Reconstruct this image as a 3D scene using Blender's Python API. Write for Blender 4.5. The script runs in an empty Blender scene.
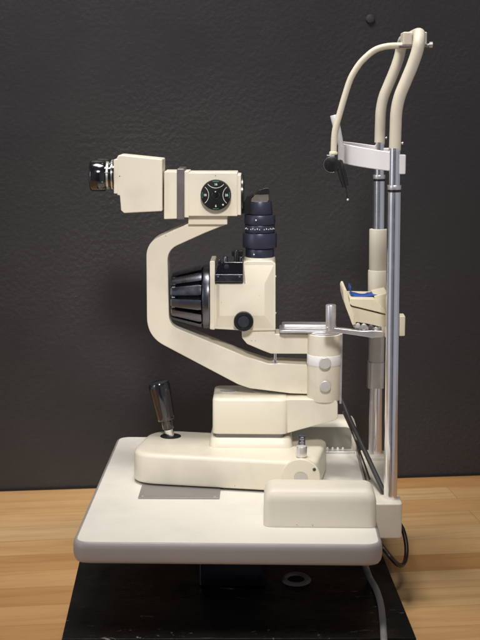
import bpy, bmesh, math, random
from mathutils import Vector, Matrix, Quaternion
random.seed(7)
PI = math.pi
R = math.radians
scene = bpy.context.scene
COL = scene.collection

# ------------------------------------------------------------------ camera
# table top is z = 0; the lens is 0.6 m above it and 1.8 m in front of it
F = 1300.0                       # focal length in units of a 480 x 640 frame
CAM = Vector((0, 0, 0.599))
PITCH, YAW, ROLL = R(9.69), R(1.09), R(0.15)
cd = bpy.data.cameras.new('camera')
cam = bpy.data.objects.new('camera', cd)
COL.objects.link(cam)
rot = Matrix.Rotation(YAW, 3, 'Z') @ Matrix.Rotation(PI/2 - PITCH, 3, 'X') @ Matrix.Rotation(ROLL, 3, 'Z')
cam.matrix_world = Matrix.Translation(CAM) @ rot.to_4x4()
cd.sensor_fit = 'VERTICAL'
cd.sensor_height = 24
cd.lens = F / 640 * 24
cd.clip_start = 0.05
cd.clip_end = 50
scene.camera = cam
cd.dof.use_dof = True
cd.dof.focus_distance = 2.0
cd.dof.aperture_fstop = 9

def ray(px, py):
    return rot @ Vector((px - 240, 320 - py, -F))
def W(px, py, y):                # point on the vertical plane at distance y
    d = ray(px, py)
    return CAM + d * ((y - CAM.y) / d.y)
def G(px, py, z):                # point on the horizontal plane at height z
    d = ray(px, py)
    return CAM + d * ((z - CAM.z) / d.z)
def S(n, y):                     # size in metres of n pixels at distance y
    return n * y / F * 1.0

# ------------------------------------------------------------------ materials
def new_mat(name):
    m = bpy.data.materials.new(name)
    m.use_nodes = True
    nt = m.node_tree
    b = nt.nodes['Principled BSDF']
    return m, nt, b
def N(nt, t, **kw):
    n = nt.nodes.new(t)
    for k, v in kw.items():
        setattr(n, k, v)
    return n
def noise(nt, scale, detail=3, rough=0.5, vec=None, dist=0):
    n = N(nt, 'ShaderNodeTexNoise')
    n.inputs['Scale'].default_value = scale
    n.inputs['Detail'].default_value = detail
    n.inputs['Roughness'].default_value = rough
    n.inputs['Distortion'].default_value = dist
    if vec is not None:
        nt.links.new(vec, n.inputs['Vector'])
    return n
def coords(nt, scale=(1, 1, 1), rotz=0, obj=True):
    tc = N(nt, 'ShaderNodeTexCoord')
    mp = N(nt, 'ShaderNodeMapping')
    mp.inputs['Scale'].default_value = scale
    mp.inputs['Rotation'].default_value = (0, 0, rotz)
    nt.links.new(tc.outputs['Object'], mp.inputs['Vector'])
    return mp.outputs['Vector']
def ramp(nt, src, stops):
    r = N(nt, 'ShaderNodeValToRGB')
    el = r.color_ramp.elements
    while len(el) < len(stops):
        el.new(0.5)
    for e, (p, c) in zip(el, stops):
        e.position = p
        e.color = (c[0], c[1], c[2], 1) if isinstance(c, (tuple, list)) else (c, c, c, 1)
    nt.links.new(src, r.inputs['Fac'])
    return r.outputs['Color']
def mix(nt, fac, a, b, mode='MIX'):
    m = N(nt, 'ShaderNodeMix', data_type='RGBA', blend_type=mode)
    def put(sock, v):
        if isinstance(v, (tuple, list)):
            sock.default_value = (v[0], v[1], v[2], 1)
        elif isinstance(v, (int, float)):
            sock.default_value = v
        else:
            nt.links.new(v, sock)
    put(m.inputs[0], fac); put(m.inputs[6], a); put(m.inputs[7], b)
    return m.outputs[2]
def bump(nt, b, src, strength, dist):
    bp = N(nt, 'ShaderNodeBump')
    bp.inputs['Strength'].default_value = strength
    bp.inputs['Distance'].default_value = dist
    nt.links.new(src, bp.inputs['Height'])
    nt.links.new(bp.outputs['Normal'], b.inputs['Normal'])

def paint(name, col, rough=0.38, var=0.06, fleck=0.0, orange=0.12):
    m, nt, b = new_mat(name)
    v = coords(nt)
    big = noise(nt, 9, 4, 0.6, v)
    dark = tuple(c * (1 - var * 2.2) for c in col)
    warm = (min(1, col[0] * (1 + var * .4)), col[1], col[2] * (1 - var * .6))
    c = ramp(nt, big.outputs['Fac'], [(0.3, dark), (0.5, col), (0.72, warm)])
    if fleck:
        f = noise(nt, 170, 3, 0.55, v)
        msk = ramp(nt, f.outputs['Fac'], [(0.745, 0.0), (0.77, 1.0)])
        c = mix(nt, msk, c, tuple(x * .35 for x in col))
    nt.links.new(c, b.inputs['Base Color'])
    if fleck:
        st = noise(nt, 22, 6, 0.7, coords(nt, (1, 1, .35)), .6)
        sm_ = ramp(nt, st.outputs['Fac'], [(0.64, 0.0), (0.82, 0.2)])
        c2_ = mix(nt, sm_, c, tuple(x * y for x, y in zip(col, (.80, .72, .58))))
        nt.links.new(c2_, b.inputs['Base Color'])
    rr = noise(nt, 30, 5, 0.65, v)
    rc = ramp(nt, rr.outputs['Fac'], [(0.3, rough - .08), (0.7, rough + .12)])
    nt.links.new(rc, b.inputs['Roughness'])
    fine = noise(nt, 420, 2, 0.5, v)
    bump(nt, b, fine.outputs['Fac'], orange, 0.0006)
    return m
def metal(name, col, rough, brushed=None, metallic=1.0, var=0.08):
    m, nt, b = new_mat(name)
    v = coords(nt, brushed or (1, 1, 1))
    n1 = noise(nt, 60 if not brushed else 40, 4, 0.6, v)
    c = ramp(nt, n1.outputs['Fac'], [(0.3, tuple(x * (1 - var) for x in col)), (0.7, col)])
    nt.links.new(c, b.inputs['Base Color'])
    rc = ramp(nt, n1.outputs['Fac'], [(0.3, max(0.02, rough - .05)), (0.7, rough + .06)])
    nt.links.new(rc, b.inputs['Roughness'])
    b.inputs['Metallic'].default_value = metallic
    return m
def plastic(name, col, rough, spec=0.5, coat=0.0, bumpy=0.0):
    m, nt, b = new_mat(name)
    v = coords(nt)
    n1 = noise(nt, 50, 4, 0.65, v)
    c = ramp(nt, n1.outputs['Fac'], [(0.3, tuple(x * .8 for x in col)), (0.7, tuple(min(1, x * 1.15) for x in col))])
    nt.links.new(c, b.inputs['Base Color'])
    rc = ramp(nt, n1.outputs['Fac'], [(0.3, max(0.03, rough - .06)), (0.7, rough + .08)])
    nt.links.new(rc, b.inputs['Roughness'])
    b.inputs['Specular IOR Level'].default_value = spec
    b.inputs['Coat Weight'].default_value = coat
    b.inputs['Coat Roughness'].default_value = 0.08
    if bumpy:
        bump(nt, b, noise(nt, 500, 2, .5, v).outputs['Fac'], bumpy, 0.0005)
    return m

CREAM = paint('cream enamel', (0.765, 0.715, 0.595), fleck=1)
CREAM2 = paint('cream moulding', (0.79, 0.745, 0.635), rough=0.42, fleck=1)
IVORY = paint('ivory plastic', (0.78, 0.71, 0.54), rough=0.5, var=.04)
TUBE = paint('cream tube paint', (0.70, 0.64, 0.52), rough=0.45, var=.05)
WHITE = paint('white plastic', (0.80, 0.79, 0.80), rough=0.5, var=.03)
COVERIN = paint('grey inset panel', (0.25, 0.245, 0.205), rough=0.6, var=.05)
TOP = paint('table laminate', (0.84, 0.805, 0.735), rough=0.40, var=.03, fleck=1)
BAND = paint('grey edge band', (0.36, 0.335, 0.338), rough=0.42, var=.03)
CHROME = metal('polished chrome', (0.90, 0.88, 0.91), 0.19, var=.02)
ALU = metal('satin aluminium', (0.76, 0.75, 0.76), 0.36, metallic=.85)
ALUG = metal('grey cast aluminium', (0.66, 0.65, 0.63), 0.42, metallic=.4)
PLATE = metal('brushed steel plate', (0.36, 0.345, 0.335), 0.48, brushed=(2, 90, 1), metallic=.6)
RINGG = metal('grey rotating ring metal', (0.22, 0.20, 0.20), 0.42, metallic=.7)
BLACK = plastic('black plastic', (0.012, 0.012, 0.013), 0.28, coat=.3)
BLACKG = plastic('glossy black plastic', (0.008, 0.008, 0.011), 0.12, coat=1.0)
NAVY = metal('blue tinted dark metal', (0.062, 0.066, 0.105), 0.36, metallic=.6)  # bluish reflections on the barrel are put into this base colour
GUN = metal('polished gunmetal', (0.15, 0.155, 0.19), 0.29)
RUBBER = plastic('black rubber', (0.045, 0.045, 0.047), 0.5, bumpy=.2)
GCABLE = plastic('grey cable sheath', (0.25, 0.245, 0.24), 0.5)
BROWN = plastic('dark brown cable and gap', (0.022, 0.012, 0.010), 0.3)
BLUE = plastic('blue paper', (0.02, 0.085, 0.42), 0.5)
MARK = plastic('white marking', (0.72, 0.75, 0.72), 0.5)
GREENM = plastic('green marking', (0.04, 0.28, 0.16), 0.5)
GREENL = metal('coated green lens', (0.10, 0.32, 0.18), 0.15)
MIRROR = metal('prism mirror', (0.27, 0.24, 0.21), 0.3, metallic=.5)
DARKV = plastic('dark void', (0.006, 0.006, 0.006), 0.8)

# wall: dark eggshell paint with roller stipple
m, nt, b = new_mat('dark wall paint')
v = coords(nt)
n1 = noise(nt, 1.6, 4, .6, v)
c = ramp(nt, n1.outputs['Fac'], [(0.3, (0.026, 0.0248, 0.0268)), (0.7, (0.038, 0.036, 0.0385))])
sc = noise(nt, 26, 5, .7, coords(nt, (1, 1, 3.0)))
sm = ramp(nt, sc.outputs['Fac'], [(0.69, 0.0), (0.76, 0.5)])
c = mix(nt, sm, c, (0.07, 0.066, 0.066))
nt.links.new(c, b.inputs['Base Color'])
b.inputs['Roughness'].default_value = 0.46
vv = coords(nt, (1, 1, 1))
h1 = noise(nt, 120, 2, .4, vv, 0)
h2 = noise(nt, 260, 2, .5, vv)
hm = N(nt, 'ShaderNodeMath', operation='MULTIPLY_ADD')
nt.links.new(h2.outputs['Fac'], hm.inputs[0]); hm.inputs[1].default_value = .25
nt.links.new(h1.outputs['Fac'], hm.inputs[2])
patch = ramp(nt, noise(nt, 3.2, 3, .6, v).outputs['Fac'], [(0.35, 0.25), (0.65, 1.0)])   # thicker and thinner roller stipple
hp = N(nt, 'ShaderNodeMath', operation='MULTIPLY')
nt.links.new(hm.outputs[0], hp.inputs[0]); nt.links.new(patch, hp.inputs[1])
bump(nt, b, hp.outputs[0], 0.50, 0.0030)
nt.links.new(ramp(nt, noise(nt, 5, 4, .6, v).outputs['Fac'], [(0.3, 0.40), (0.7, 0.56)]), b.inputs['Roughness'])
WALL = m

# butcher block
m, nt, b = new_mat('butcher block maple')
v = coords(nt)
br = N(nt, 'ShaderNodeTexBrick')
br.offset = 0.37; br.offset_frequency = 2
br.inputs['Scale'].default_value = 1
br.inputs['Brick Width'].default_value = 0.62
br.inputs['Row Height'].default_value = 0.074
br.inputs['Mortar Size'].default_value = 0.0005
br.inputs['Mortar Smooth'].default_value = 0.2
br.inputs['Bias'].default_value = 0.0
br.inputs['Color1'].default_value = (0, 0, 0, 1)
br.inputs['Color2'].default_value = (1, 1, 1, 1)
br.inputs['Mortar'].default_value = (0.3, 0.3, 0.3, 1)
nt.links.new(v, br.inputs['Vector'])
base = ramp(nt, br.outputs['Color'], [(0.0, (0.59, 0.31, 0.12)), (0.3, (0.66, 0.37, 0.15)), (0.7, (0.72, 0.44, 0.20)), (1.0, (0.78, 0.53, 0.27))])
# grain shifts from stave to stave
off = N(nt, 'ShaderNodeVectorMath', operation='MULTIPLY_ADD')
nt.links.new(br.outputs['Color'], off.inputs[0]); off.inputs[1].default_value = (3.1, 0.0, 7.7)
nt.links.new(v, off.inputs[2])
mp2 = N(nt, 'ShaderNodeMapping'); mp2.inputs['Scale'].default_value = (1.6, 17, 1)
nt.links.new(off.outputs[0], mp2.inputs['Vector'])
g1 = noise(nt, 1.6, 6, .62, mp2.outputs['Vector'], 1.4)
gr = ramp(nt, g1.outputs['Fac'], [(0.3, (0.62, 0.53, 0.43)), (0.5, (0.93, 0.9, 0.86)), (0.68, (1.0, 1.0, 1.0))])
c = mix(nt, .55, base, gr, 'MULTIPLY')
mp3 = N(nt, 'ShaderNodeMapping'); mp3.inputs['Scale'].default_value = (9, 260, 1)
nt.links.new(off.outputs[0], mp3.inputs['Vector'])
g2 = noise(nt, 1.4, 3, .6, mp3.outputs['Vector'])
gr2 = ramp(nt, g2.outputs['Fac'], [(0.35, (0.82, 0.78, 0.73)), (0.6, (1, 1, 1))])
c = mix(nt, .3, c, gr2, 'MULTIPLY')
c = mix(nt, br.outputs['Fac'], c, (0.34, 0.18, 0.08))
nt.links.new(c, b.inputs['Base Color'])
rr = noise(nt, 14, 4, .6, v)
nt.links.new(ramp(nt, rr.outputs['Fac'], [(0.3, 0.3), (0.7, 0.48)]), b.inputs['Roughness'])
bump(nt, b, g2.outputs['Fac'], .12, .001)
WOOD = m

# black board: worn paint with white scuffs
m, nt, b = new_mat('worn black paint')
v = coords(nt, (1, 1, 1))
vs = coords(nt, (0.5, 1.6, 1), rotz=.15)
a1 = noise(nt, 14, 3, .6, v)
base = ramp(nt, a1.outputs['Fac'], [(0.3, (0.004, 0.0037, 0.0035)), (0.7, (0.010, 0.009, 0.008))])
s1 = noise(nt, 48, 8, .72, vs, .8)
m1 = ramp(nt, s1.outputs['Fac'], [(0.615, 0.0), (0.66, 1.0)])
s0 = noise(nt, 5, 2, .5, v)
g0 = ramp(nt, s0.outputs['Fac'], [(0.5, 0.0), (0.62, 1.0)])
msk = mix(nt, 1.0, m1, g0, 'MULTIPLY')
# chips along the front edge of the board
sx_ = N(nt, 'ShaderNodeSeparateXYZ'); nt.links.new(v, sx_.inputs[0])
em = N(nt, 'ShaderNodeMapRange'); em.inputs['From Min'].default_value = G(240, 626, -.125).y; em.inputs['From Max'].default_value = G(240, 641, -.125).y
nt.links.new(sx_.outputs['Y'], em.inputs['Value'])
ch = noise(nt, 85, 5, .7, v, .3)
cm = ramp(nt, ch.outputs['Fac'], [(0.62, 0.0), (0.66, .7)])
em2 = mix(nt, 1.0, em.outputs['Result'], cm, 'MULTIPLY')
big_ = ramp(nt, noise(nt, 9, 2, .5, v).outputs['Fac'], [(0.42, 0.0), (0.55, 1.0)])
em2 = mix(nt, 1.0, em2, big_, 'MULTIPLY')
msk = mix(nt, 1.0, msk, em2, 'LIGHTEN')
c = mix(nt, msk, base, (0.33, 0.31, 0.29))
nt.links.new(c, b.inputs['Base Color'])
nt.links.new(ramp(nt, noise(nt, 20, 5, .7, v).outputs['Fac'], [(0.3, .22), (0.7, .5)]), b.inputs['Roughness'])
bump(nt, b, noise(nt, 60, 5, .6, coords(nt, (.4, 2.5, 1))).outputs['Fac'], .35, .0015)
b.inputs['Specular IOR Level'].default_value = .15
BOARD = m

# ------------------------------------------------------------------ object helpers
def link(o, parent=None):
    COL.objects.link(o)
    if parent is not None:
        o.parent = parent
        o.matrix_parent_inverse = world_of(parent).inverted()
    return o
def world_of(o):
    m = o.matrix_basis.copy()
    if o.parent:
        m = world_of(o.parent) @ o.matrix_parent_inverse @ m
    return m
def tag(o, label=None, cat=None, group=None, kind=None):
    if label: o['label'] = label
    if cat: o['category'] = cat
    if group: o['group'] = group
    if kind: o['kind'] = kind
    return o
def thing(name, loc, label, cat, group=None):
    o = bpy.data.objects.new(name, None)
    o.location = loc
    o.empty_display_size = .02
    COL.objects.link(o)
    return tag(o, label, cat, group)
def finish(name, bm, mat, parent=None, sharp=35, bevel=0, seg=3, bang=30):
    bmesh.ops.recalc_face_normals(bm, faces=bm.faces)
    me = bpy.data.meshes.new(name)
    bm.to_mesh(me); bm.free()
    for p in me.polygons: p.use_smooth = True
    me.materials.append(mat)
    o = bpy.data.objects.new(name, me)
    link(o, parent)
    if bevel:
        md = o.modifiers.new('edge', 'BEVEL')
        md.width = bevel; md.segments = seg; md.limit_method = 'ANGLE'
        md.angle_limit = R(bang); md.harden_normals = True; md.use_clamp_overlap = True
    else:
        me.set_sharp_from_angle(angle=R(sharp))
    return o
def rounded(pts, rad, seg=6):
    """2D polygon with rounded corners; rad is one number or one per corner"""
    out = []
    n = len(pts)
    for i in range(n):
        p = Vector(pts[i]); a = Vector(pts[i - 1]); c = Vector(pts[(i + 1) % n])
        r = rad[i] if isinstance(rad, (list, tuple)) else rad
        if r <= 0:
            out.append(p); continue
        u = (a - p); w = (c - p)
        lu, lw = u.length, w.length
        u.normalize(); w.normalize()
        ang = u.angle(w)
        if abs(ang - PI) < 0.03:
            out.append(p); continue
        t = min(r / math.tan(ang / 2), lu * .49, lw * .49)
        p0 = p + u * t; p1 = p + w * t
        for k in range(seg + 1):
            s = k / seg
            q = p0 * (1 - s) ** 2 + p * (2 * s * (1 - s)) * .9 + p1 * s ** 2
            q = p0 * (1 - s) ** 2 + p * 2 * s * (1 - s) + p1 * s ** 2
            out.append(q)
    return out
def loft(bm, ring0, ring1):
    v0 = [bm.verts.new(p) for p in ring0]; v1 = [bm.verts.new(p) for p in ring1]
    n = len(v0)
    bm.faces.new(v0); bm.faces.new(list(reversed(v1)))
    for i in range(n):
        j = (i + 1) % n
        bm.faces.new((v0[j], v0[i], v1[i], v1[j]))
def prism_y(name, px_pts, y0, y1, mat, parent, r=0, bevel=.002, seg=3, rs=6):
    """outline (photo-frame units on the plane y0) extruded back to y1"""
    pts = rounded(px_pts, r, rs) if r else [Vector(p) for p in px_pts]
    ring = [W(p[0], p[1], y0) for p in pts]
    bm = bmesh.new()
    loft(bm, ring, [Vector((q.x, y1, q.z)) for q in ring])
    return finish(name, bm, mat, parent, bevel=bevel, seg=seg)
def prism_z(name, xy, z0, z1, mat, parent, r=0, bevel=.002, seg=3, taper=0, rs=8):
    pts = rounded(xy, r, rs) if r else [Vector(p) for p in xy]
    c = sum((Vector(p) for p in pts), Vector((0, 0))) / len(pts)
    bm = bmesh.new()
    top = [c + (p - c) * (1 - taper) for p in pts]
    loft(bm, [(p.x, p.y, z0) for p in pts], [(p.x, p.y, z1) for p in top])
    return finish(name, bm, mat, parent, bevel=bevel, seg=seg)
def rect(x0, x1, y0, y1):
    return [(x0, y0), (x1, y0), (x1, y1), (x0, y1)]
def frame(axis):
    a = Vector(axis).normalized()
    u = a.orthogonal().normalized()
    return a, u, a.cross(u)
def lathe_bm(bm, origin, axis, prof, seg=48, close=True):
    a, u, w = frame(axis)
    o = Vector(origin)
    rings = []
    for t, r in prof:
        rings.append([bm.verts.new(o + a * t + (u * math.cos(2 * PI * k / seg) + w * math.sin(2 * PI * k / seg)) * max(r, 1e-5)) for k in range(seg)])
    for A, B in zip(rings, rings[1:]):
        for k in range(seg):
            j = (k + 1) % seg
            bm.faces.new((A[k], A[j], B[j], B[k]))
    if close:
        bm.faces.new(list(reversed(rings[0]))); bm.faces.new(rings[-1])
def lathe(name, origin, axis, prof, mat, parent=None, seg=48, sharp=35):
    bm = bmesh.new()
    lathe_bm(bm, origin, axis, prof, seg)
    return finish(name, bm, mat, parent, sharp=sharp)
def rc(prof_len, r, e=.0008, r2=None):
    """cylinder profile with small rounded rims"""
    r2 = r if r2 is None else r2
    L = prof_len
    return [(0, r - e), (e * .3, r - e * .3), (e, r), (L - e, r2), (L - e * .3, r2 - e * .3), (L, r2 - e)]
def spline(pts, sub=10):
    P = [Vector(p) for p in pts]
    P = [P[0] * 2 - P[1]] + P + [P[-1] * 2 - P[-2]]
    out = []
    for i in range(1, len(P) - 2):
        for k in range(sub):
            t = k / sub
            a, b_, c_, d = P[i - 1], P[i], P[i + 1], P[i + 2]
            out.append(.5 * ((2 * b_) + (c_ - a) * t + (2 * a - 5 * b_ + 4 * c_ - d) * t * t + (3 * b_ - a - 3 * c_ + d) * t ** 3))
    out.append(P[-2].copy())
    return out
def tube_bm(bm, path, rad, seg=20):
    n = len(path)
    T = []
    for i in range(n):
        a = path[max(0, i - 1)]; c = path[min(n - 1, i + 1)]
        T.append((c - a).normalized())
    u = T[0].orthogonal().normalized()
    rings = []
    for i in range(n):
        if i:
            q = T[i - 1].rotation_difference(T[i])
            u = q @ u
        w = T[i].cross(u)
        r = rad(i / (n - 1)) if callable(rad) else rad
        rings.append([bm.verts.new(path[i] + (u * math.cos(2 * PI * k / seg) + w * math.sin(2 * PI * k / seg)) * r) for k in range(seg)])
    for A, B in zip(rings, rings[1:]):
        for k in range(seg):
            j = (k + 1) % seg
            bm.faces.new((A[k], A[j], B[j], B[k]))
    bm.faces.new(list(reversed(rings[0]))); bm.faces.new(rings[-1])
def tube(name, path, rad, mat, parent=None, seg=20):
    bm = bmesh.new()
    tube_bm(bm, path, rad, seg)
    return finish(name, bm, mat, parent, sharp=50)
def ring_arc(name, origin, axis, r, a0, a1, w, t, mat, parent, up):
    """thin raised arc lying on a disc"""
    a = Vector(axis).normalized(); u = Vector(up).normalized(); s = a.cross(u)
    bm = bmesh.new()
    P = []
    for k in range(17):
        g = a0 + (a1 - a0) * k / 16
        d = u * math.cos(g) + s * math.sin(g)
        P.append(Vector(origin) + d * r)
    tube_bm(bm, P, w, 6)
    return finish(name, bm, mat, parent)
def text_mesh(name, s, size, loc, mat, parent, depth=.00025, rotx=PI/2):
    cu = bpy.data.curves.new('lettering', 'FONT')
    cu.body = s; cu.size = size; cu.extrude = depth; cu.align_x = 'CENTER'; cu.align_y = 'CENTER'
    cu.offset = size * .03
    tmp = bpy.data.objects.new('lettering', cu)
    COL.objects.link(tmp)
    dg = bpy.context.evaluated_depsgraph_get(); dg.update()
    me = bpy.data.meshes.new_from_object(tmp.evaluated_get(dg))
    bpy.data.objects.remove(tmp)
    o = bpy.data.objects.new(name, me)
    me.materials.clear(); me.materials.append(mat)
    o.location = loc; o.rotation_euler = (rotx, 0, 0)
    return link(o, parent)

# ------------------------------------------------------------------ key planes (metres)
TN = G(225, 543, 0).y            # near edge of table
TR = G(150, 437, 0).y            # far edge
P1 = 1.895                       # near head-rest post
P2 = 2.150                       # far post
H = (P1 + P2) / 2
M = 2.055                        # midline of the microscope
print('table', TN, TR)

# ------------------------------------------------------------------ setting
zc = -0.155                      # counter height
wl = G(0, 491, zc); wr = G(480, 475, zc)
wdir = (wr - wl).normalized()
wang = math.atan2(wdir.y, wdir.x)
wmid = (wl + wr) / 2
print('wall', wl, wr, math.degrees(wang))
nrm = Vector((-wdir.y, wdir.x, 0))
bm = bmesh.new()
# the wall, 3 m wide, standing on the counter's back edge
def slab(bm, c, hx, hy, hz):
    vs = [bm.verts.new((c[0] + sx * hx, c[1] + sy * hy, c[2] + sz * hz)) for sx in (-1, 1) for sy in (-1, 1) for sz in (-1, 1)]
    for f in ((0, 1, 3, 2), (4, 6, 7, 5), (0, 4, 5, 1), (2, 3, 7, 6), (0, 2, 6, 4), (1, 5, 7, 3)):
        bm.faces.new([vs[i] for i in f])
slab(bm, (0, .05, .55), 1.6, .05, 1.0)
o = finish('wall', bm, WALL)
o.location = (wmid.x, wmid.y, zc); o.rotation_euler = (0, 0, wang)
tag(o, 'dark grey painted wall with a roller stipple behind the instrument', kind='structure')
bm = bmesh.new()
slab(bm, (0, -.62, -.02), 1.6, .62 - .001, .02)
o = finish('counter_top', bm, WOOD, bevel=.003)
o.location = (wmid.x, wmid.y, zc); o.rotation_euler = (0, 0, wang)
tag(o, 'light butcher block wooden counter top under the black board', kind='structure')
# dark caulk line
bm = bmesh.new(); slab(bm, (0, -.002, .002), 1.55, .0018, .002)
o = finish('wall_joint', bm, DARKV); o.location = (wmid.x, wmid.y, zc); o.rotation_euler = (0, 0, wang)
tag(o, 'thin dark joint between wall and wooden counter', kind='structure')

wp = CAM + ray(370, 19) * ((wmid - CAM).dot(nrm) / ray(370, 19).dot(nrm))
o = lathe('wall_plug', wp - nrm * .006, nrm, [(0, .001), (.0003, .005), (.0012, .0075), (.003, .0085), (.0059, .0085)], plastic('grey plug', (.04, .038, .04), .6), seg=24)
tag(o, 'small round dark grey plug high on the dark wall beside the tube frame', 'wall plug')

# black board lying on the counter
zb = zc + .030
c1, c2 = G(416.5, 638, zb), G(61.5, 639, zb)
e1, e2 = G(383.7, 557, zb), G(78.7, 564, zb)
b3 = c1 + (e1 - c1).normalized() * .50
b4 = c2 + (e2 - c2).normalized() * .50
tb = thing('black_board', ((c1 + c2 + b3 + b4) / 4).xy.to_3d() + Vector((0, 0, zc)), 'scuffed black painted board lying on the wooden counter under the white table', 'board')
prism_z('board_panel', [c2.xy, c1.xy, b3.xy, b4.xy], zc + .0005, zb, BOARD, tb, bevel=.0015, seg=2)
g = G(296, 580, zb)
bm = bmesh.new()
a, u, w_ = frame((0, 0, 1))
rings = []
for (dr, dz) in ((.0136, .0006), (.0142, .0028), (.0170, .0044), (.0205, .0038), (.0235, .0006)):
    rings.append([bm.verts.new((g.x + math.cos(2 * PI * k / 48) * dr * .98, g.y + math.sin(2 * PI * k / 48) * dr * 1.2, zb + dz)) for k in range(48)])
for A, B in zip(rings, rings[1:]):
    for k in range(48):
        bm.faces.new((A[k], A[(k + 1) % 48], B[(k + 1) % 48], B[k]))
finish('cable_grommet', bm, plastic('grey grommet', (.26, .24, .24), .5), tb)
bm = bmesh.new()
bm.faces.new([bm.verts.new((g.x + math.cos(2 * PI * k / 48) * .0132, g.y + math.sin(2 * PI * k / 48) * .0160, zb + .0009)) for k in range(48)])
finish('grommet_hole', bm, DARKV, tb)

# ------------------------------------------------------------------ instrument table
X0 = W(74.5, 543, TN).x; X1 = W(380.5, 543, TN).x
tt = thing('instrument_table', ((X0 + X1) / 2, (TN + TR) / 2, -.125), 'white topped instrument table with a grey edge band, standing on the black board', 'instrument table')
plan = rounded(rect(X0, X1, TN, TR), .022, 10)
def off_ring(d, z):
    cx, cy = (X0 + X1) / 2, (TN + TR) / 2
    hx, hy = (X1 - X0) / 2, (TR - TN) / 2
    q = rounded([(-hx - d + cx, -hy - d + cy), (hx + d + cx, -hy - d + cy), (hx + d + cx, hy + d + cy), (-hx - d + cx, hy + d + cy)], .022 + d, 10)
    return [(p.x, p.y, z) for p in q]
def rings_mesh(name, rings, mat, parent, cap0=True, cap1=True, sharp=40):
    bm = bmesh.new()
    V = [[bm.verts.new(p) for p in r] for r in rings]
    n = len(V[0])
    for A, B in zip(V, V[1:]):
        for k in range(n):
            bm.faces.new((A[k], A[(k + 1) % n], B[(k + 1) % n], B[k]))
    if cap0: bm.faces.new(list(reversed(V[0])))
    if cap1: bm.faces.new(V[-1])
    return finish(name, bm, mat, parent, sharp=sharp)
rings_mesh('tabletop', [off_ring(-.004, -.020), off_ring(-.0008, -.004), off_ring(-.0008, -.0008), off_ring(-.0016, 0)], TOP, tt)
rings_mesh('edge_band', [off_ring(-.012, -.0325), off_ring(-.004, -.0320), off_ring(.001, -.0300), off_ring(.0035, -.026), off_ring(.0045, -.020), off_ring(.0045, -.010), off_ring(.0037, -.0045), off_ring(.0022, -.0018), off_ring(.0006, -.0006), off_ring(-.0007, -.0004), off_ring(-.0007, -.010)], BAND, tt, cap1=False, sharp=60)
# pedestal between the board and the table
pc = G(232, 587, zb)
prism_z('pedestal', rect(W(198, 587, pc.y).x, W(266, 587, pc.y).x, pc.y, pc.y + .16), zb + .0005, -.031, plastic('glossy black pedestal paint', (.006, .007, .014), .2, coat=.6), tt, r=.008, bevel=.002)

# rail covers: moulded boxes, big radius on the long top edge
cy0 = G(320, 527.5, 0).y
cx0, cx1 = W(263.5, 520, cy0).x, W(377, 520, cy0).x
def cover(name, y0, y1, flip=False):
    hgt = .0535
    rgs = []
    lv = [(0, 0), (.0, .004), (.0006, .036), (.0022, .044), (.0058, .0495), (.0105, .0525), (.016, hgt)]
    for d, z in lv:
        q = rounded(rect(cx0 + d, cx1 - d, y0 + d, y1 - d), max(.012 - d * .4, .004), 8)
        rgs.append([(p.x, p.y, z + .0004) for p in q])
    return rings_mesh(name, rgs, CREAM2, tt, sharp=50)
cover('rail_cover', cy0, cy0 + .068)
# the far cover gets a darker grey panel on its near face
fy0 = G(340, 452, 0).y + .004
rcv = cover('rail_cover', fy0, fy0 + .062)
ring = rounded([(cx0 + .012, .005), (cx1 - .010, .005), (cx1 - .010, .043), (cx0 + .012, .043)], [0.001, .001, .012, .012], 6)
bm = bmesh.new()
loft(bm, [(p.x, fy0 - .0012, p.y) for p in ring], [(p.x, fy0 + .001, p.y) for p in ring])
finish('cover_inset', bm, COVERIN, rcv)
# toothed rack in front of the far cover
rk = prism_z('toothed_rack', rect(cx0 + .02, W(354, 451, fy0).x, fy0 - .016, fy0 - .008), .0004, .0045, ALU, tt, bevel=.0005)
bm = bmesh.new()
x = cx0 + .03
while x < W(347, 451, fy0).x:
    lathe_bm(bm, (x, fy0 - .005, .0003), (0, 0, 1), [(0, .0022), (.006, .0022), (.008, .0014), (.0085, .0004)], 12)
    x += .0088
finish('rack_teeth', bm, WHITE, rk)
# slim support wheels' steel wear plate
pl = [G(138, 499, 0), G(219.5, 499.3, 0), G(221, 486, 0), G(143, 483, 0)]
wp_ = prism_z('wear_plate', [p.xy for p in pl], .0003, .0022, PLATE, tt, bevel=.0004, seg=1)
for q in ((142.5, 496.2), (215, 496.8)):
    p = G(q[0], q[1], .0022)
    lathe('plate_screw', (p.x, p.y, .0020), (0, 0, 1), [(0, .0022), (.0006, .002), (.0008, .0006)], ALU, wp_, seg=16)

# ------------------------------------------------------------------ head rest
# foot beam
bx0 = X1 + .0055; bx1 = W(401.5, 520, P1 - .022).x
th = thing('head_rest', ((bx0 + bx1) / 2, H, -.045), 'tall frame of two chrome posts with cream tubing, white brow band and chin cup', 'head rest')
pts = rect(bx0, bx1, P1 - .024, P2 + .024)
prism_z('foot_beam', pts, -.034, -.004, CREAM2, th, r=.006, bevel=.003)
for yy in (P1, P2):
    prism_z('post_foot', rect(bx0 - .0006, bx1 + .0008, yy - .026, yy + .020), -.052, .0035, CREAM2, th, r=.008, bevel=.003)
zf = .0035
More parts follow.
